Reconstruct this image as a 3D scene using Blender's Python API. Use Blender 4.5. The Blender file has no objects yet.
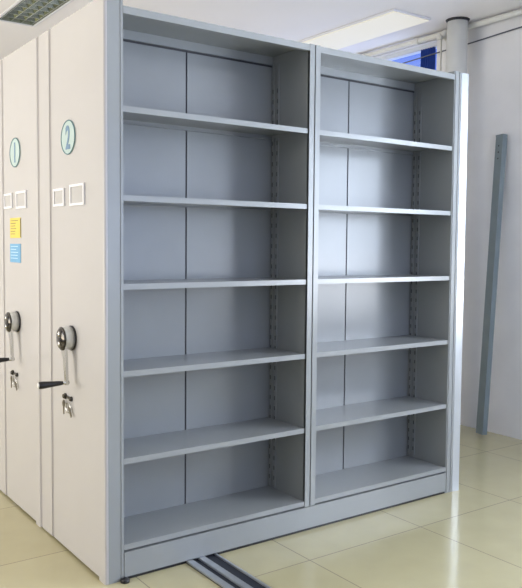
import bpy, bmesh, math, random
from mathutils import Vector, Matrix
random.seed(4)
S = bpy.context.scene
C = S.collection

# ------------------------------------------------------------------ materials
def mat(name, col, rough=.45, metal=0.0, noise=0.0, nscale=8.0, bump=0.0, bscale=200.0, coat=0.0, col2=None, ior=None):
    m = bpy.data.materials.new(name); m.use_nodes = True
    nt = m.node_tree; b = nt.nodes['Principled BSDF']
    b.inputs['Base Color'].default_value = (*col, 1)
    b.inputs['Roughness'].default_value = rough
    b.inputs['Metallic'].default_value = metal
    b.inputs['Coat Weight'].default_value = coat
    tc = nt.nodes.new('ShaderNodeTexCoord')
    if noise > 0 or col2:
        n = nt.nodes.new('ShaderNodeTexNoise'); n.inputs['Scale'].default_value = nscale; n.inputs['Detail'].default_value = 4
        r = nt.nodes.new('ShaderNodeValToRGB')
        r.color_ramp.elements[0].position = .3; r.color_ramp.elements[1].position = .7
        c2 = col2 or tuple(c*(1-noise) for c in col)
        r.color_ramp.elements[0].color = (*c2, 1); r.color_ramp.elements[1].color = (*col, 1)
        nt.links.new(tc.outputs['Object'], n.inputs['Vector']); nt.links.new(n.outputs['Fac'], r.inputs['Fac'])
        nt.links.new(r.outputs['Color'], b.inputs['Base Color'])
    if bump > 0:
        n2 = nt.nodes.new('ShaderNodeTexNoise'); n2.inputs['Scale'].default_value = bscale
        bp = nt.nodes.new('ShaderNodeBump'); bp.inputs['Strength'].default_value = bump; bp.inputs['Distance'].default_value = .002
        nt.links.new(tc.outputs['Object'], n2.inputs['Vector']); nt.links.new(n2.outputs['Fac'], bp.inputs['Height'])
        nt.links.new(bp.outputs['Normal'], b.inputs['Normal'])
    return m

M = {}
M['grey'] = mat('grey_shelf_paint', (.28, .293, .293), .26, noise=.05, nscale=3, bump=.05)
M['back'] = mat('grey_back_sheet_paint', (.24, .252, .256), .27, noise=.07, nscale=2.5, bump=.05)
M['cream'] = mat('cream_panel_paint', (.455, .44, .44), .27, noise=.03, nscale=2)
M['groove'] = mat('grey_seal_strip', (.27, .255, .255), .6)
M['silver'] = mat('bright_edge_paint', (.50, .53, .56), .27, metal=.35)
M['dark'] = mat('dark_steel_and_shade', (.02, .02, .025), .6)
M['slot'] = mat('slot_dark', (.07, .075, .08), .7)
M['chrome'] = mat('chrome_metal', (.62, .62, .60), .16, metal=1)
M['cast'] = mat('cast_hub_metal', (.68, .68, .65), .4, metal=.15, noise=.15, nscale=60)
M['black'] = mat('black_plastic_and_shade', (.012, .011, .012), .32)
M['disc'] = mat('dark_polished_disc', (.07, .065, .06), .12, metal=.9)
M['white'] = mat('white_plastic', (.74, .74, .78), .35)
M['insert'] = mat('pale_card_insert', (.43, .42, .42), .5)
M['badge'] = mat('pale_aqua_badge', (.40, .50, .49), .4)
M['badge_ink'] = mat('dark_teal_badge_ink', (.08, .17, .20), .5)
M['numeral'] = mat('slate_blue_numeral', (.12, .21, .33), .5)
M['yellow'] = mat('yellow_paper', (.66, .52, .10), .6, noise=.06, nscale=30)
M['blue_paper'] = mat('blue_paper', (.14, .34, .56), .6, noise=.08, nscale=30)
M['ink'] = mat('grey_print_ink', (.08, .08, .07), .6)
M['pale_ink'] = mat('pale_print_ink', (.55, .72, .85), .6)
M['steel'] = mat('rail_steel', (.55, .58, .62), .3, metal=.7, noise=.15, nscale=20)
M['rail_dark'] = mat('rail_groove_dark', (.03, .035, .05), .5, metal=.3)
M['wall'] = mat('wall_paint', (.83, .82, .825), .75, noise=.07, nscale=3.5, bump=.3, bscale=30)
M['ceiling'] = mat('ceiling_paint', (.91, .885, .89), .8, noise=.03, nscale=1.5)
M['pipe'] = mat('painted_pipe_white', (.76, .75, .70), .45, noise=.08, nscale=14)
M['column'] = mat('painted_column_pipe', (.76, .76, .73), .5, noise=.08, nscale=10)
M['bar'] = mat('blue_grey_bar_paint', (.19, .235, .255), .45, noise=.12, nscale=9)
M['cable'] = mat('dark_cable', (.10, .11, .14), .6)
M['frame'] = mat('white_window_frame', (.70, .72, .76), .4)
M['curtain'] = mat('deep_blue_curtain', (.015, .06, .34), .8, noise=.2, nscale=12)
M['louver'] = mat('mirror_louver_aluminium', (.66, .70, .60), .18, metal=1, noise=.2, nscale=25)
M['louver_in'] = mat('fixture_interior', (.25, .27, .22), .5)
M['tube'] = mat('unlit_fluorescent_tube', (.75, .78, .72), .3)
M['brass'] = mat('dark_brass_key', (.16, .14, .10), .35, metal=.8)

def floor_mat():
    m = bpy.data.materials.new('cream_floor_tile'); m.use_nodes = True; nt = m.node_tree; b = nt.nodes['Principled BSDF']
    tc = nt.nodes.new('ShaderNodeTexCoord'); mp = nt.nodes.new('ShaderNodeMapping')
    T = .69
    mp.inputs['Location'].default_value = (-.825/T, .27/T, 0); mp.inputs['Scale'].default_value = (1/T, 1/T, 1)
    br = nt.nodes.new('ShaderNodeTexBrick'); br.offset = 0; br.squash = 1
    br.inputs['Scale'].default_value = 1; br.inputs['Brick Width'].default_value = 1; br.inputs['Row Height'].default_value = 1
    br.inputs['Mortar Size'].default_value = .0035; br.inputs['Mortar Smooth'].default_value = .2
    br.inputs['Color1'].default_value = (.50, .455, .275, 1); br.inputs['Color2'].default_value = (.48, .435, .26, 1)
    br.inputs['Mortar'].default_value = (.25, .22, .15, 1)
    n = nt.nodes.new('ShaderNodeTexNoise'); n.inputs['Scale'].default_value = 6; n.inputs['Detail'].default_value = 6
    mx = nt.nodes.new('ShaderNodeMix'); mx.data_type = 'RGBA'; mx.blend_type = 'MULTIPLY'; mx.inputs[0].default_value = .14
    nt.links.new(tc.outputs['Object'], mp.inputs['Vector']); nt.links.new(mp.outputs['Vector'], br.inputs['Vector'])
    nt.links.new(tc.outputs['Object'], n.inputs['Vector'])
    nt.links.new(br.outputs['Color'], mx.inputs[6]); nt.links.new(n.outputs['Fac'], mx.inputs[7])
    nt.links.new(mx.outputs[2], b.inputs['Base Color'])
    b.inputs['Roughness'].default_value = .16
    return m
M['floor'] = floor_mat()

def glass_mat(name, col, t=.85):
    m = bpy.data.materials.new(name); m.use_nodes = True; nt = m.node_tree
    for n in list(nt.nodes): nt.nodes.remove(n)
    o = nt.nodes.new('ShaderNodeOutputMaterial'); mx = nt.nodes.new('ShaderNodeMixShader'); tr = nt.nodes.new('ShaderNodeBsdfTransparent')
    gl = nt.nodes.new('ShaderNodeBsdfGlossy'); gl.inputs['Roughness'].default_value = .05
    tr.inputs['Color'].default_value = (*col, 1); mx.inputs[0].default_value = 1-t
    nt.links.new(tr.outputs[0], mx.inputs[1]); nt.links.new(gl.outputs[0], mx.inputs[2]); nt.links.new(mx.outputs[0], o.inputs[0])
    return m
M['glass'] = glass_mat('window_glass', (.9, .95, 1), .93)

def emit_mat(name, col, e):
    m = bpy.data.materials.new(name); m.use_nodes = True; b = m.node_tree.nodes['Principled BSDF']
    b.inputs['Base Color'].default_value = (.55, .54, .48, 1)
    b.inputs['Emission Color'].default_value = (*col, 1); b.inputs['Emission Strength'].default_value = e
    return m
M['lamp'] = emit_mat('lit_lamp_diffuser', (1, .93, .74), .42)

# ------------------------------------------------------------------ mesh builder
class MB:
    def __init__(s): s.bm = bmesh.new()
    def box(s, x0, x1, y0, y1, z0, z1, mi=0, bev=0.0):
        b = bmesh.new()
        bmesh.ops.create_cube(b, size=1)
        for v in b.verts:
            v.co = Vector(((x0+x1)/2 + v.co.x*(x1-x0), (y0+y1)/2 + v.co.y*(y1-y0), (z0+z1)/2 + v.co.z*(z1-z0)))
        if bev > 0:
            bmesh.ops.bevel(b, geom=b.edges[:], offset=bev, segments=2, profile=.6, affect='EDGES')
        s._merge(b, mi); return s
    def _merge(s, b, mi=0, smooth=False):
        vm = {v: s.bm.verts.new(v.co) for v in b.verts}
        for f in b.faces:
            try:
                nf = s.bm.faces.new([vm[v] for v in f.verts]); nf.material_index = mi; nf.smooth = smooth
            except ValueError: pass
        b.free()
    def tube(s, p0, p1, r0, r1=None, seg=20, mi=0, cap=True):
        p0 = Vector(p0); p1 = Vector(p1); r1 = r0 if r1 is None else r1
        d = (p1-p0).normalized(); a = d.orthogonal().normalized(); c = d.cross(a)
        A = [s.bm.verts.new(p0 + (a*math.cos(t)+c*math.sin(t))*r0) for t in [2*math.pi*i/seg for i in range(seg)]]
        B = [s.bm.verts.new(p1 + (a*math.cos(t)+c*math.sin(t))*r1) for t in [2*math.pi*i/seg for i in range(seg)]]
        for i in range(seg):
            f = s.bm.faces.new([A[i], A[(i+1) % seg], B[(i+1) % seg], B[i]]); f.smooth = True; f.material_index = mi
        if cap:
            f = s.bm.faces.new(A[::-1]); f.material_index = mi; f = s.bm.faces.new(B); f.material_index = mi
        return s
    def lathe(s, p, axis, prof, seg=32, mi=0, closed=True):     # prof: list of (distance along axis, radius)
        p = Vector(p); d = Vector(axis).normalized(); a = d.orthogonal().normalized(); c = d.cross(a); R = []
        for (h, r) in prof:
            R.append([s.bm.verts.new(p + d*h + (a*math.cos(t)+c*math.sin(t))*max(r, .0002)) for t in [2*math.pi*i/seg for i in range(seg)]])
        for k in range(len(R)-1):
            for i in range(seg):
                f = s.bm.faces.new([R[k][i], R[k][(i+1) % seg], R[k+1][(i+1) % seg], R[k+1][i]]); f.smooth = True; f.material_index = mi
        if closed:
            s.bm.faces.new(R[0][::-1]).material_index = mi; s.bm.faces.new(R[-1]).material_index = mi
        return s
    def path(s, pts, r, seg=8, mi=0, loop=False):
        pts = [Vector(p) for p in pts]; n = len(pts); R = []
        up = None
        for k in range(n):
            if loop: d = (pts[(k+1) % n]-pts[k-1]).normalized()
            else: d = (pts[min(k+1, n-1)]-pts[max(k-1, 0)]).normalized()
            a = d.orthogonal().normalized() if up is None else (up - d*up.dot(d)).normalized()
            up = a; c = d.cross(a)
            R.append([s.bm.verts.new(pts[k] + (a*math.cos(2*math.pi*i/seg)+c*math.sin(2*math.pi*i/seg))*r) for i in range(seg)])
        for k in range(n if loop else n-1):
            for i in range(seg):
                f = s.bm.faces.new([R[k][i], R[k][(i+1) % seg], R[(k+1) % n][(i+1) % seg], R[(k+1) % n][i]]); f.smooth = True; f.material_index = mi
        if not loop:
            s.bm.faces.new(R[0][::-1]).material_index = mi; s.bm.faces.new(R[-1]).material_index = mi
        return s
    def prism(s, poly, fn, a, b, mi=0):      # poly 2-D outline, fn(u, v, t) -> point
        A = [s.bm.verts.new(fn(u, v, a)) for u, v in poly]; B = [s.bm.verts.new(fn(u, v, b)) for u, v in poly]; n = len(poly)
        for i in range(n): s.bm.faces.new([A[i], A[(i+1) % n], B[(i+1) % n], B[i]]).material_index = mi
        s.bm.faces.new(A[::-1]).material_index = mi; s.bm.faces.new(B).material_index = mi
        return s
    def build(s, name, mats, parent=None, label=None):
        bmesh.ops.recalc_face_normals(s.bm, faces=s.bm.faces[:])
        org = Vector(parent['_org']) if parent else Vector((0, 0, 0))
        if not parent:
            xs = [v.co for v in s.bm.verts]
            org = Vector(((min(c.x for c in xs)+max(c.x for c in xs))/2, (min(c.y for c in xs)+max(c.y for c in xs))/2, min(c.z for c in xs)))
            s.org = org
        bmesh.ops.translate(s.bm, verts=s.bm.verts[:], vec=-org)
        me = bpy.data.meshes.new(name); s.bm.to_mesh(me); s.bm.free()
        for m in (mats if isinstance(mats, (list, tuple)) else [mats]): me.materials.append(m)
        o = bpy.data.objects.new(name, me); C.objects.link(o)
        o['_org'] = tuple(org)
        if parent: o.parent = parent
        else: o.location = org
        if label: o['label'] = label
        return o

def thing(name, label, cat, loc, group=None):
    o = bpy.data.objects.new(name, None); C.objects.link(o); o.location = loc; o['_org'] = tuple(loc)
    o.empty_display_size = .1
    o['label'] = label; o['category'] = cat
    if group: o['group'] = group
    return o
def tag(o, label, cat, group=None):
    o['label'] = label; o['category'] = cat
    if group: o['group'] = group
    return o
def struct(o): o['kind'] = 'structure'; return o

# ------------------------------------------------------------------ the room
XL, XR, YF, YB, H = -3.6, 3.36, -4.6, 5.0, 3.0
def slab(u0, u1, v0, v1, holes, fn_box, mb):
    us = sorted({u0, u1, *[h[0] for h in holes], *[h[1] for h in holes]}); vs = sorted({v0, v1, *[h[2] for h in holes], *[h[3] for h in holes]})
    for i in range(len(us)-1):
        for j in range(len(vs)-1):
            cu, cv = (us[i]+us[i+1])/2, (vs[j]+vs[j+1])/2
            if any(h[0] < cu < h[1] and h[2] < cv < h[3] for h in holes): continue
            fn_box(us[i], us[i+1], vs[j], vs[j+1])
def wall_x(name, xa, xb, holes):
    mb = MB(); slab(YF-.2, YB+.2, 0, H, holes, lambda a, b, c, d: mb.box(xa, xb, a, b, c, d), mb); return struct(mb.build(name, M['wall']))
def wall_y(name, ya, yb, holes):
    mb = MB(); slab(XL, XR, 0, H, holes, lambda a, b, c, d: mb.box(a, b, ya, yb, c, d), mb); return struct(mb.build(name, M['wall']))

struct(MB().box(XL-.2, XR+.2, YF-.2, YB+.2, -.1, 0).build('floor', M['floor'])).location
f = bpy.data.objects['floor']
# keep the tile grid in world coordinates
off = Vector(f['_org']); f.data.transform(Matrix.Translation(off)); f.location = (0, 0, 0)

LV = (.50, .772, 1.83, 3.03)        # recessed louver fixture
mb = MB(); slab(XL-.2, XR+.2, YF-.2, YB+.2, [LV], lambda a, b, c, d: mb.box(a, b, c, d, H, H+.1), mb)
struct(mb.build('ceiling', M['ceiling']))

W1 = (1.34, 3.0, 1.05, 2.955)       # right wall, behind the shelving
W2 = (-3.4, -1.4, .85, 2.6)       # right wall, nearer than the frame
W3 = (.1, 3.6, .5, 2.4)            # left wall
W4 = (-.2, 3.0, .9, 2.4)           # unseen opening added behind the camera for fill light
wall_x('wall_right', XR, XR+.2, [W1, W2]); wall_x('wall_left', XL-.2, XL, [W3])
wall_y('wall_back', YB, YB+.2, []); wall_y('wall_front', YF-.2, YF, [W4])

def window_x(n, x, w, nm=2, t=.05):         # frame and pane in a wall that faces along x
    y0, y1, z0, z1 = w; mb = MB()
    mb.box(x-.03, x+.03, y0, y0+t, z0, z1); mb.box(x-.03, x+.03, y1-t, y1, z0, z1)
    mb.box(x-.03, x+.03, y0+t, y1-t, z0, z0+t); mb.box(x-.03, x+.03, y0+t, y1-t, z1-t, z1)
    for k in range(1, nm):
        yy = y0+(y1-y0)*k/nm; mb.box(x-.025, x+.025, yy-.025, yy+.025, z0+t, z1-t)
    o = struct(mb.build('window_%d' % n, M['frame']))
    MB().box(x-.003, x+.003, y0+t*.9, y1-t*.9, z0+t*.9, z1-t*.9).build('pane', M['glass'], o)
    return o
window_x(1, XR+.07, W1, 2, .028); window_x(2, XR+.1, W2, 3); window_x(3, XL-.1, W3, 3)
y = YF-.1; x0, x1, z0, z1 = W4; t = .05; mb = MB()
mb.box(x0, x0+t, y-.03, y+.03, z0, z1); mb.box(x1-t, x1, y-.03, y+.03, z0, z1)
mb.box(x0+t, x1-t, y-.03, y+.03, z0, z0+t); mb.box(x0+t, x1-t, y-.03, y+.03, z1-t, z1)
for k in (1, 2): xx = x0+(x1-x0)*k/3; mb.box(xx-.025, xx+.025, y-.025, y+.025, z0+t, z1-t)
o = struct(mb.build('window_4', M['frame'])); MB().box(x0+t*.9, x1-t*.9, y-.003, y+.003, z0+t*.9, z1-t*.9).build('pane', M['glass'], o)  # unseen window added to go with the front fill

# ------------------------------------------------------------------ shelving unit
EP, W, PO, D = .0804, .9287, .0634, .288
X1 = EP+W; X2 = X1+PO; X3 = X2+W
ZT = 2.272; ZS = [1.8916, 1.5456, 1.196, .8478, .4953, .1453]; HP = 2.30
DEP = .566                                   # body depth (double sided)
XE = X3+.106

def badge(u, yc, zc, ch):
    b = MB(); n = 40; a_, h_ = .0785, .0725
    ov = lambda k: [(a_*k*math.cos(2*math.pi*i/n), h_*k*math.sin(2*math.pi*i/n)) for i in range(n)]
    b.prism(ov(1), lambda p, r, t: Vector((t, yc-p, zc+r)), -.0005, -.004)
    bd = b.build('number_badge', M['badge'], u, 'pale aqua oval badge with a dark rim and the number %s' % ch)
    r = MB(); r.path([Vector((-.004, yc-p, zc+q)) for p, q in ov(.97)], .0026, 6, loop=True); r.build('rim', M['badge_ink'], bd)
    cu = bpy.data.curves.new('numeral', 'FONT'); cu.body = ch; cu.size = .125; cu.extrude = .0008; cu.offset = .003
    cu.align_x = 'CENTER'; cu.align_y = 'CENTER'
    tmp = bpy.data.objects.new('numeral_tmp', cu); C.objects.link(tmp)
    bpy.context.view_layer.update()
    me = bpy.data.meshes.new_from_object(tmp); bpy.data.objects.remove(tmp)
    # text x -> -y (reads left to right seen from -x), text y -> z
    xs = [v.co.x for v in me.vertices]; ys = [v.co.y for v in me.vertices]; cx = (min(xs)+max(xs))/2; cy = (min(ys)+max(ys))/2
    org = Vector(u['_org'])
    for v in me.vertices:
        a, c, e = v.co; v.co = Vector((-.0046-e, yc-(a-cx)*.82, zc+(c-cy)*1.08)) - org
    me.materials.append(M['numeral'])
    o = bpy.data.objects.new('numeral', me); C.objects.link(o); o.parent = bd
    o['_org'] = tuple(org)

def holder(u, ya, yb, za, zb):          # white label frame with recessed card
    b = MB(); w = .010; t = -.007
    b.box(t, -.0003, yb, yb+w, za, zb); b.box(t, -.0003, ya-w, ya, za, zb)
    b.box(t, -.0003, yb+w, ya-w, zb-w, zb); b.box(t, -.0003, yb+w, ya-w, za, za+w)
    h = b.build('label_holder', M['white'], u)
    MB().box(-.003, -.0004, yb+w*.95, ya-w*.95, za+w*.95, zb-w*.95).build('label_card', M['insert'], h)

def crank(u, yc, zc):
    b = MB(); b.lathe((-.0005, yc, zc), (-1, 0, 0), [(0, .053), (.005, .054), (.007, .050)])
    hub = b.build('crank_hub', M['black'], u, 'round crank hub with black base ring and polished dark face')
    b = MB(); b.lathe((-.007, yc, zc), (-1, 0, 0), [(0, .049), (.02, .050), (.034, .050), (.038, .047)])
    b.build('hub_drum', M['cast'], hub)
    b = MB(); b.lathe((-.045, yc, zc), (-1, 0, 0), [(0, .050), (.003, .050), (.009, .042), (.013, .020), (.014, .001)])
    b.build('hub_cap', M['disc'], hub)
    for s_ in (.020, -.022):
        b = MB(); b.lathe((-.053, yc+.004, zc+s_), (-1, 0, 0), [(0, .011), (.006, .010), (.008, .005)], 16)
        b.build('clamp_button', M['chrome'], hub)
    ye = yc-.036; ze = zc-.182
    b = MB()
    b.prism([(yc+.026, zc-.036), (yc-.034, zc-.030), (yc-.040, zc-.075), (ye-.009, ze+.012), (ye-.009, ze-.010), (ye+.009, ze-.010), (ye+.009, ze+.012), (yc-.006, zc-.075)],
            lambda p_, q_, t: Vector((t, p_, q_)), -.034, -.045)
    b.build('crank_arm', M['chrome'], hub)
    b = MB(); b.lathe((-.030, ye, ze), (-1, 0, 0), [(0, .009), (.024, .009), (.026, .007)], 20)
    b.build('crank_pin', M['chrome'], hub)
    b = MB(); b.lathe((-.052, ye, ze), (-1, .10, -.03), [(0, .0075), (.02, .010), (.055, .0125), (.085, .0155), (.098, .016), (.104, .013)], 24)
    b.build('crank_grip', M['black'], hub, 'black tapered crank grip')
    dv = Vector((-1, .10, -.03)).normalized(); b = MB()
    b.lathe(Vector((-.052, ye, ze)) + dv*.1035, dv, [(0, .0125), (.004, .011), (.005, .004)], 20); b.build('grip_end', M['cast'], hub)

def lock(u, yc, zc):
    b = MB()
    b.lathe((-.0005, yc+.012, zc), (-1, 0, 0), [(0, .012), (.006, .012), (.010, .009), (.014, .008)], 20)
    b.lathe((-.0005, yc-.055, zc-.002), (-1, 0, 0), [(0, .012), (.006, .012), (.012, .007)], 20)
    b.box(-.008, -.0005, yc-.05, yc+.01, zc-.006, zc+.006)
    L = b.build('lock', M['disc'], u, 'small lock with keys on a ring')
    k = .68; P = lambda pts: [(yc+a, zc-.012+c*k) for a, c in pts]
    b = MB(); b.prism(P([(.018, -.010), (.030, -.024), (.024, -.040), (.017, -.042), (.017, -.078), (.008, -.078), (.008, -.042), (.001, -.040), (-.004, -.024), (.006, -.010)]),
                       lambda p, q, t: Vector((t, p, q)), -.010, -.013)
    b.build('key', M['brass'], L)
    b = MB(); n = 20
    b.path([Vector((-.009, yc-.035+.034*math.cos(2*math.pi*i/n), zc-.034+.015*math.sin(2*math.pi*i/n))) for i in range(n)], .0028, 6, loop=True)
    b.build('key_ring', M['chrome'], L)
    b = MB(); b.prism([(yc-.048, zc-.030), (yc-.036, zc-.040), (yc-.086, zc-.062), (yc-.094, zc-.052)], lambda p, q, t: Vector((t, p, q)), -.011, -.014)
    b.build('key', M['brass'], L)

def lock(u, yc, zc):
    b = MB()
    b.lathe((-.0005, yc+.012, zc), (-1, 0, 0), [(0, .013), (.006, .013), (.010, .010), (.014, .009)], 20)
    b.lathe((-.0005, yc-.055, zc-.002), (-1, 0, 0), [(0, .011), (.006, .011), (.012, .007)], 20)
    b.box(-.008, -.0005, yc-.05, yc+.01, zc-.005, zc+.005)
    L = b.build('lock', M['disc'], u, 'small chrome lock with a key hanging from it')
    b = MB(); b.prism([(yc+.016, zc-.016), (yc+.026, zc-.030), (yc+.020, zc-.044), (yc+.015, zc-.046), (yc+.015, zc-.078), (yc+.008, zc-.078), (yc+.008, zc-.046), (yc+.002, zc-.044), (yc-.002, zc-.030), (yc+.006, zc-.016)],
                       lambda p, q, t: Vector((t, p, q)), -.010, -.013)
    b.build('key', M['brass'], L)
    b = MB(); n = 20
    b.path([Vector((-.009, yc-.035+.026*math.cos(2*math.pi*i/n), zc-.042+.022*math.sin(2*math.pi*i/n))) for i in range(n)], .0026, 6, loop=True)
    b.build('key_ring', M['chrome'], L)
    b = MB(); b.prism([(yc-.052, zc-.034), (yc-.040, zc-.040), (yc-.074, zc-.078), (yc-.082, zc-.070)], lambda p, q, t: Vector((t, p, q)), -.011, -.014)
    b.build('key', M['brass'], L)

def notice(u, ya, yb, za, zb, m, ink, label, lines, edge):
    o = MB().box(-.0020, -.0003, yb, ya, za, zb).build('notice', m, u, label)
    b = MB(); h = (zb-za)
    for k in range(lines):
        z = zb-h*(.12+.80*k/lines); l = random.uniform(.45, .85) if k else .8
        b.box(-.0026, -.0019, ya-.012-(ya-yb-.024)*l, ya-.012, z-h*.028, z)
    if edge:
        b.box(-.0026, -.0019, yb, yb+.008, za+.004, zb-.004)
    b.build('printed_lines', ink, o)

def shelf_mesh(xa, xb, z, th=.0225, y0=.004, y1=D):
    b = MB()
    b.box(xa, xb, y0, y1, z-.003, z, bev=0)                       # plate
    b.box(xa, xb, y0-.0005, y0+.0015, z-th, z+.0003)              # front lip
    b.box(xa, xb, y0+.0015, y0+.018, z-th, z-th+.002)             # its return
    b.box(xa, xb, y1-.003, y1-.001, z-th, z-.003)
    b.box(xa, xb, y1-.018, y1-.003, z-th, z-th+.002)
    for xx in (xa, xb-.002): b.box(xx, xx+.002, y0+.018, y1-.018, z-th+.004, z-.003)
    return b

def unit(dy, number, label, full, DEP=.566, PER=.750):
    u = thing('mobile_shelving_unit', label, 'shelving', (1.0, dy+.28, 0), 'mobile shelving units')
    B = lambda mb: mb
    class Y(MB):
        def build(s, *a, **k):
            bmesh.ops.translate(s.bm, verts=s.bm.verts[:], vec=(0, dy, 0)); return MB.build(s, *a, **k)
    # cream end panel: face plane x = 0, rounded edge at the front
    p = Y(); r = .010
    prof = [(.0+r*(1-math.cos(a)), r*(1-math.sin(a))) for a in [i*math.pi/2/5 for i in range(6)]]   # from x=0 to y=0
    poly = [(0, DEP-.004)] + prof + [(.014, 0), (.014, .002), (.012, .010), (.012, DEP-.004)]
    p.prism(poly, lambda a, b, t: Vector((a, b, t)), .014, HP)
    p.prism([(x_, y_) for x_, y_ in poly if y_ < .07] + [(.012, .06), (0, .06)][::1] if False else [(0, .060)] + prof + [(.014, 0), (.014, .060)], lambda a, b, t: Vector((a, b, t)), .0, .014)
    p.build('end_panel', M['cream'], u, 'cream painted end panel')
    # grey front return of the end panel
    p = Y(); p.box(.0145, EP, 0, .0025, .0, HP-.004); p.box(EP-.0025, EP, .0025, D, .012, HP-.004)
    p.box(.0145, .030, .0025, .02, 0, HP-.004); p.box(EP-.012, EP-.0025, -.0025, 0, .012, HP-.004)
    p.build('end_post', M['grey'], u, 'grey front post of the end panel')
    # grey seal and cream trim strip behind the panel
    p = Y(); p.box(.004, .030, DEP-.004, DEP+.028, .010, HP); p.box(.004, .030, PER-.028, PER-.001, .010, HP)
    p.build('seal_strip', M['groove'], u, 'grey recessed seal strip')
    p = Y(); p.box(.001, .030, DEP+.028, PER-.028, .008, HP, bev=.003)
    p.build('edge_trim', M['cream'], u, 'narrow cream trim strip')
    # far end panel
    p = Y()
    p.prism([(X3, 0), (X3+.055, 0), (X3+.055, .004), (X3+.004, .004), (X3+.004, DEP), (X3, DEP)], lambda a, b, t: Vector((a, b, t)), 0.0, HP-.01)
    p.box(X3+.006, X3+.018, -.004, 0, .01, HP-.012); p.box(X3+.040, X3+.050, -.003, 0, .01, HP-.012)
    p.build('end_post', M['grey'], u, 'grey front post at the far end')
    p = Y()
    p.prism([(X3+.056, .000), (X3+.058, -.002), (XE-.002, -.009), (XE, -.007), (XE, DEP), (XE-.004, DEP), (XE-.004, -.002), (X3+.056, .004)], lambda a, b, t: Vector((a, b, t)), 0.0, HP-.014)
    p.build('end_panel', M['silver'], u, 'bright far end panel with a slanting front edge')
    p = Y(); p.box(X3+.004, XE-.004, .03, DEP, HP-.03, HP-.016); p.build('end_cap', M['grey'], u)
    # top board with folded front edge
    for xa, xb in ((EP, X1), (X2, X3)):
        p = Y(); p.box(xa, xb, .0, DEP, ZT-.003, ZT); p.box(xa, xb, -.0015, .0005, ZT-.028, ZT+.0004, bev=0)
        p.box(xa, xb, .0005, .022, ZT-.028, ZT-.026); p.box(xa, xb, D-.004, D-.002, ZT-.045, ZT-.003)
        p.box(xa+.0, xb, D-.014, D-.004, ZT-.045, ZT-.042)
        p.box(xa, xb, D-.002, D-.0002, ZT-.053, ZT-.0452, 1)  # dark strip painted in as the shadow line below the back header
        p.build('top_board', [M['grey'], M['dark']], u)
    # back sheets, two per bay with a dark seam between
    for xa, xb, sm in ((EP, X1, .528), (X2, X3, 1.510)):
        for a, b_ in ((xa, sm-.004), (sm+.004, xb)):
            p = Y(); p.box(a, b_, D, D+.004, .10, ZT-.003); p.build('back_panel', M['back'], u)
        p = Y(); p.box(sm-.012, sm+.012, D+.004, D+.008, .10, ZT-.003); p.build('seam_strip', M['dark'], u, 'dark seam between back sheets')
    # middle divider: two sheets and a double post
    p = Y()
    p.box(X1, X1+.002, .0, DEP, .10, ZT); p.box(X2-.002, X2, .0, DEP, .10, ZT)
    g = (X1+X2)/2
    p.box(X1, g-.003, -.003, .012, .118, ZT+.003, bev=.0012); p.box(g+.003, X2, -.003, .012, .118, ZT+.003, bev=.0012)
    p.box(g-.003, g+.003, .004, .012, .118, ZT, 1)
    p.build('divider', [M['grey'], M['dark']], u)
    # slotted support strips in the back corners
    for xs, sgn in ((X1, -1), (X3, -1), (EP, 1), (X2, 1)):
        p = Y()
        for yy in (D-.016, D-.052):
            a, b_ = sorted((xs+sgn*.0005, xs+sgn*.0060))
            p.box(a, b_, yy-.009, yy+.009, .148, ZT-.04)
            n = int((ZT-.30)/.05)
            if full:
                for k in range(n):
                    z = .19+k*.05
                    a2, b2 = sorted((xs+sgn*.0058, xs+sgn*.0066))
                    p.box(a2, b2, yy-.0036, yy+.0036, z, z+.020, 1)
        p.build('slotted_upright', [M['grey'], M['slot']], u)
    # shelves
    if full:
        for xa, xb in ((EP+.001, X1-.002), (X2+.001, X3-.002)):
            for k, z in enumerate(ZS[:-1]):
                b = shelf_mesh(xa, xb, z)
                q = Y(); q.bm.free(); q.bm = b.bm; q.build('shelf', M['grey'], u)
                # shelf clips at the ends
    for xa, xb in ((EP+.001, X1-.0005), (X2+.0005, X3-.001)):
        p = Y(); p.box(xa, xb, .0015, D, ZS[-1]-.003, ZS[-1]); p.box(xa, xb, 0, .0015, ZS[-1]-.022, ZS[-1]+.0003)
        p.build('bottom_shelf', M['grey'], u)
    # carriage base: skirt, inner chassis, wheels
    p = Y(); p.box(EP+.0005, X3-.001, -.004, .0, .014, ZS[-1]-.030); p.box(EP+.0005, X3-.001, 0, .03, .014, .017); p.box(EP+.001, X3-.001, 0, .030, ZS[-1]-.033, ZS[-1]-.030)
    p.build('base_skirt', M['grey'], u)
    p = Y(); p.box(.03, X3, .03, DEP, .045, .10); p.build('chassis', M['dark'], u)
    p = Y(); p.box(EP+.001, X3-.002, .003, .010, .001, .0165); p.build('skirt_shade_strip', M['black'], u, 'black strip added for the shade under the base skirt')  # black strip added to darken the gap below the skirt like shade
    for xx in (.445, 1.63):
        for yy in (.12, .46):
            p = Y(); p.tube((xx-.012, yy, .049), (xx+.012, yy, .049), .035, seg=24); p.build('wheel', M['steel'], u)
    p = Y(); p.lathe((.078, -.016, .0), (0, 0, 1), [(0, .018), (.010, .018), (.016, .012), (.020, .004)], 20); p.box(.070, .086, -.014, .004, .004, .012)
    if full: p.build('corner_foot', M['black'], u, 'small black foot at the bottom corner')
    # fittings of the cream face
    class _U: pass
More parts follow.
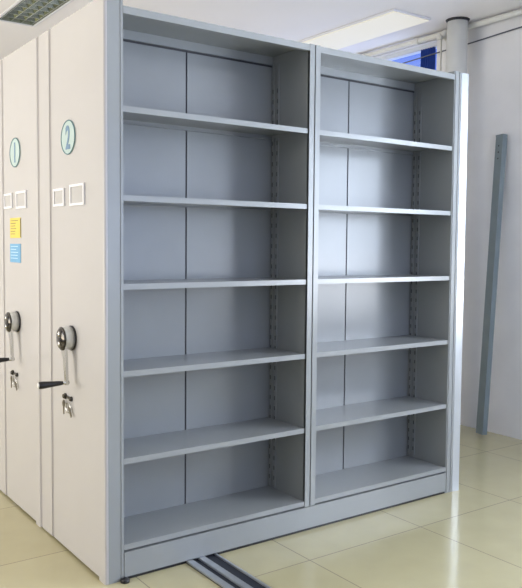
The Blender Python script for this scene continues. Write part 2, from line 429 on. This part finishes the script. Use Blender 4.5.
    if number == '2':
        badge(u, .3585, 1.801, '2'); holder(u, .531, .405, 1.516, 1.592); holder(u, .338, .186, 1.512, 1.600)
        crank(u, .335, .953); lock(u, .395, .692)
    else:
        badge(u, 1.0635, 1.803, '1'); holder(u, 1.243, 1.115, 1.530, 1.606); holder(u, 1.049, .900, 1.524, 1.608)
        crank(u, 1.060, .960); lock(u, 1.12, .692)
        notice(u, 1.158, .990, 1.380, 1.480, M['yellow'], M['ink'], 'yellow printed notice', 6, True)
        notice(u, 1.161, .996, 1.257, 1.350, M['blue_paper'], M['pale_ink'], 'blue printed notice', 5, False)
    if full:
        for z in (.823, .717, .661, .593):
            p = Y(); p.path([(XE-.002, .05, z), (XE+.012, .045, z+.004), (XE+.022, .04, z+.002), (XE+.024, .04, z+.016)], .0025, 6); p.build('wire_hook', M['cable'], u)
    return u

unit(0, '2', 'grey mobile shelving unit with cream end marked 2, open empty shelves in two bays', True)
unit(.750, '1', 'cream-ended mobile shelving unit marked 1, yellow and blue notices on its end, behind unit 2', False, .510, .69)

# ------------------------------------------------------------------ rails on the floor
def rail(xa, xb, y0, y1, label):
    r = thing('floor_rail', label, 'rail', ((xa+xb)/2, y0, 0), 'floor rails')
    w = xb-xa
    MB().box(xa, xb, y0, y1, .0, .003).build('base_plate', M['rail_dark'], r, 'dark rail bed')
    MB().box(xa, xa+.030, y0, y1, .003, .011, bev=.0015).build('side_strip', M['steel'], r)
    MB().box(xb-.010, xb, y0, y1, .003, .011, bev=.0015).build('side_strip', M['steel'], r)
    MB().box(xa+.058, xa+.088, y0, y1, .003, .013, bev=.002).build('running_rail', M['steel'], r)
    return r
rail(.370, .520, -1.6, 1.5, 'steel floor rail with dark grooves running out from under the left bay')
# ------------------------------------------------------------------ leaning bar
Pt = Vector((3.325, .690, 2.150)); Pm = Vector((3.20, .688, .302)); d = (Pt-Pm).normalized(); Pb = Pm + d*(-Pm.z/d.z + .004)
L = (Pt-Pb).length
b = MB(); a = Vector((.035, 0, 0)); 
ax = Vector((.22, 1, 0)); ax = (ax-d*ax.dot(d)).normalized(); ay = d.cross(ax)
def ring(w, h): return [(-w, -h), (w, -h), (w, h), (-w, h)]
b.prism(ring(.036, .020), lambda p_, q_, t: Pb + d*t + ax*p_ + ay*q_, .02, L-.003)
lb = b; o = b.build('leaning_steel_bar', M['bar']); tag(o, 'blue-grey rectangular steel bar leaning upright against the right wall', 'bar')
b = MB(); b.prism(ring(.0375, .0215), lambda p_, q_, t: Pb + d*t + ax*p_ + ay*q_, L-.012, L)
b.build('end_cap', M['bar'], o)
nrm = ay if ay.x < 0 else -ay
for k in range(3):
    b = MB(); c = Pb + d*(L-.08-.045*k) + nrm*.0205; b.lathe(c, nrm, [(0, .006), (.0015, .005)], 12)
    b.build('bolt_hole', M['dark'], o)

# ------------------------------------------------------------------ pipes
b = MB(); b.tube((3.20, 1.005, 0), (3.20, 1.005, 2.999), .0735, seg=40)
o = b.build('column_pipe', M['column']); tag(o, 'thick round off-white vertical pipe rising to the ceiling beside the shelving', 'pipe')
b = MB(); b.lathe((3.20, 1.005, 2.984), (0, 0, 1), [(0, .075), (.0155, .086)], 40); b.build('ceiling_collar', M['dark'], o, 'dark gap ring at the ceiling')
pt = thing('heating_pipe', 'thin white horizontal pipe with fittings running under the ceiling along the right wall', 'pipe', (3.305, 1.5, 2.93))
b = MB(); b.tube((3.308, -2.0, 2.968), (3.308, 4.6, 2.968), .0205, seg=24); b.build('pipe_run', M['pipe'], pt)
for yy in (1.50, 2.10, .35):
    b = MB(); b.tube((3.308, yy-.025, 2.968), (3.308, yy+.025, 2.968), .026, seg=24); b.build('coupling', M['pipe'], pt)
b = MB(); b.lathe((3.300, 1.20, 2.915), (0, 0, 1), [(0, .016), (.02, .026), (.055, .030), (.072, .022)], 20)
b.tube((3.30, 1.22, 2.935), (3.22, 1.20, 2.925), .013, seg=12); b.lathe((3.232, 1.20, 2.925), (-1, -.2, 0), [(0, .020), (.012, .024), (.02, .015)], 16)
b.build('valve', M['pipe'], pt)
for yy in (1.245, 1.185):
    b = MB(); b.tube((3.30, yy, .3), (3.30, yy, 2.965), .007, seg=12); b.build('drop_pipe', M['pipe'], pt)
b = MB(); b.path([(XR-.008, -2.5, 2.935), (XR-.008, .2, 2.888), (XR-.008, .6, 2.878), (XR-.008, 1.05, 2.858), (XR-.008, 1.33, 2.853), (XR-.008, 2.2, 2.82), (XR-.008, 3.2, 2.83)], .005, 8)
tag(b.build('wall_cable', M['cable']), 'thin dark cable strung along the right wall below the white pipe', 'cable')
# curtain in the window
b = MB(); n = 26; prev = None; F = []; 
for i in range(n+1):
    yy = 1.375+.15*i/n; xx = XR+.018+.010*math.sin(i*1.5)
    F.append([b.bm.verts.new((xx+dx, yy, z)) for dx in (0, .004) for z in (1.12, 2.915)])
for i in range(n):
    A, B2 = F[i], F[i+1]
    for s_, e_ in ((0, 1), (2, 3), (0, 2), (1, 3)): b.bm.faces.new([A[s_], A[e_], B2[e_], B2[s_]])
for A in (F[0], F[-1]): b.bm.faces.new([A[0], A[1], A[3], A[2]])
o = b.build('curtain', M['curtain']); tag(o, 'deep blue curtain gathered at the near side of the high window', 'curtain')
b = MB(); b.tube((XR+.020, 1.345, 2.918), (XR+.020, 2.99, 2.918), .005, seg=12); b.build('curtain_rod', M['frame'], o)

# ------------------------------------------------------------------ ceiling lamps
l = thing('ceiling_lamp', 'flat cream lit ceiling lamp above the far bay, close to the white pipe', 'lamp', (2.85, 1.8, 2.95), 'ceiling lamps')
MB().box(2.635, 3.01, 1.09, 2.62, 2.985, 2.9995, bev=.002).build('housing', M['white'], l)
MB().box(2.645, 3.00, 1.10, 2.61, 2.978, 2.9855).build('diffuser', M['lamp'], l, 'cream glowing diffuser')

l = thing('ceiling_lamp', 'recessed fluorescent ceiling lamp with mirrored louver grid above the unit ends', 'lamp', (.636, 2.43, 3.0), 'ceiling lamps')
x0, x1, y0, y1 = LV
b = MB(); t = .014
b.box(x0-t, x0+.004, y0-t, y1+t, H-.006, H-.0002); b.box(x1-.004, x1+t, y0-t, y1+t, H-.006, H-.0002)
b.box(x0+.004, x1-.004, y0-t, y0+.004, H-.006, H-.0002); b.box(x0+.004, x1-.004, y1-.004, y1+t, H-.006, H-.0002)
b.build('frame', M['white'], l)
b = MB(); b.box(x0, x1, y0, y1, H+.098, H+.1); b.box(x0, x0+.002, y0, y1, H, H+.098); b.box(x1-.002, x1, y0, y1, H, H+.098); b.box(x0+.002, x1-.002, y0, y0+.002, H, H+.098); b.box(x0+.002, x1-.002, y1-.002, y1, H, H+.098)
b.build('housing', M['louver_in'], l)
for k in (0, 1):
    xc = x0+(x1-x0)*(.27+.46*k); b = MB(); b.tube((xc, y0+.03, H+.07), (xc, y1-.03, H+.07), .013, seg=16); b.build('fluorescent_tube', M['tube'], l)
b = MB(); nb = 12
for k in range(1, nb):                    # v-shaped cross blades
    yc = y0+(y1-y0)*k/nb
    b.prism([(yc-.002, .0), (yc+.002, .0), (yc+.022, .05), (yc-.022, .05)], lambda p_, q_, t_: Vector((t_, p_, H+q_)), x0+.01, x1-.01)
for xx in (x0+.02, x0+.02+(x1-x0-.04)/3, x0+.02+(x1-x0-.04)*2/3, x1-.02):
    b.prism([(xx-.002, .0), (xx+.002, .0), (xx+.02, .055), (xx-.02, .055)], lambda p_, q_, t_: Vector((p_, t_, H+q_)), y0+.004, y1-.004)
b.build('louver_grid', M['louver'], l, 'mirrored aluminium louver grid')

# ------------------------------------------------------------------ light
def area(name, loc, rot, sx, sy, col, power):
    ld = bpy.data.lights.new(name, 'AREA'); ld.shape = 'RECTANGLE'; ld.size = sx; ld.size_y = sy; ld.color = col; ld.energy = power
    o = bpy.data.objects.new(name, ld); C.objects.link(o); o.location = loc; o.rotation_euler = rot; return o
hp = math.pi/2
area('daylight_right', (XR+.26, (W2[0]+W2[1])/2, (W2[2]+W2[3])/2-.1), (0, hp+.3, 0), W2[3]-W2[2], W2[1]-W2[0], (.94, .96, 1), 260)
area('daylight_left', (XL-.26, (W3[0]+W3[1])/2, (W3[2]+W3[3])/2-.1), (0, -hp-.55, 0), W3[3]-W3[2], W3[1]-W3[0], (1, .89, .70), 260)
area('fill_front', ((W4[0]+W4[1])/2, YF-.26, (W4[2]+W4[3])/2-.1), (hp+.3, 0, 0), W4[1]-W4[0], W4[3]-W4[2], (.62, .72, 1), 52)  # added fill light behind the camera for shelf fronts and bottoms
area('daylight_rear', (XR+.5, (W1[0]+W1[1])/2, 1.5), (0, hp+.7, 0), 1.0, W1[1]-W1[0], (.9, .94, 1), 22)

w = bpy.data.worlds.new('sky'); S.world = w; w.use_nodes = True
bg = w.node_tree.nodes['Background']; bg.inputs['Color'].default_value = (.22, .33, .95, 1); bg.inputs['Strength'].default_value = 1.0

# ------------------------------------------------------------------ camera
cd = bpy.data.cameras.new('camera'); co = bpy.data.objects.new('camera', cd); C.objects.link(co); S.camera = co
r = Vector((0.8139645, -0.58085034, 0.00864138)); u = Vector((0.02657604, 0.05209353, 0.99828852)); fw = Vector((0.58030639, 0.81234177, -0.05783899))
co.matrix_world = Matrix(((r.x, u.x, -fw.x, -1.21316), (r.y, u.y, -fw.y, -2.74306), (r.z, u.z, -fw.z, 1.35368), (0, 0, 0, 1)))
cd.sensor_fit = 'VERTICAL'; cd.sensor_height = 36; cd.lens = 758.516*36/588; cd.shift_y = -(294-289.227)/588; cd.clip_start = .05

for o in bpy.data.objects:
    if '_org' in o: del o['_org']
S.view_settings.view_transform = 'Standard'; S.view_settings.look = 'None'; S.view_settings.gamma = 1
S.view_settings.use_curve_mapping = False; S.view_settings.exposure = 0.0
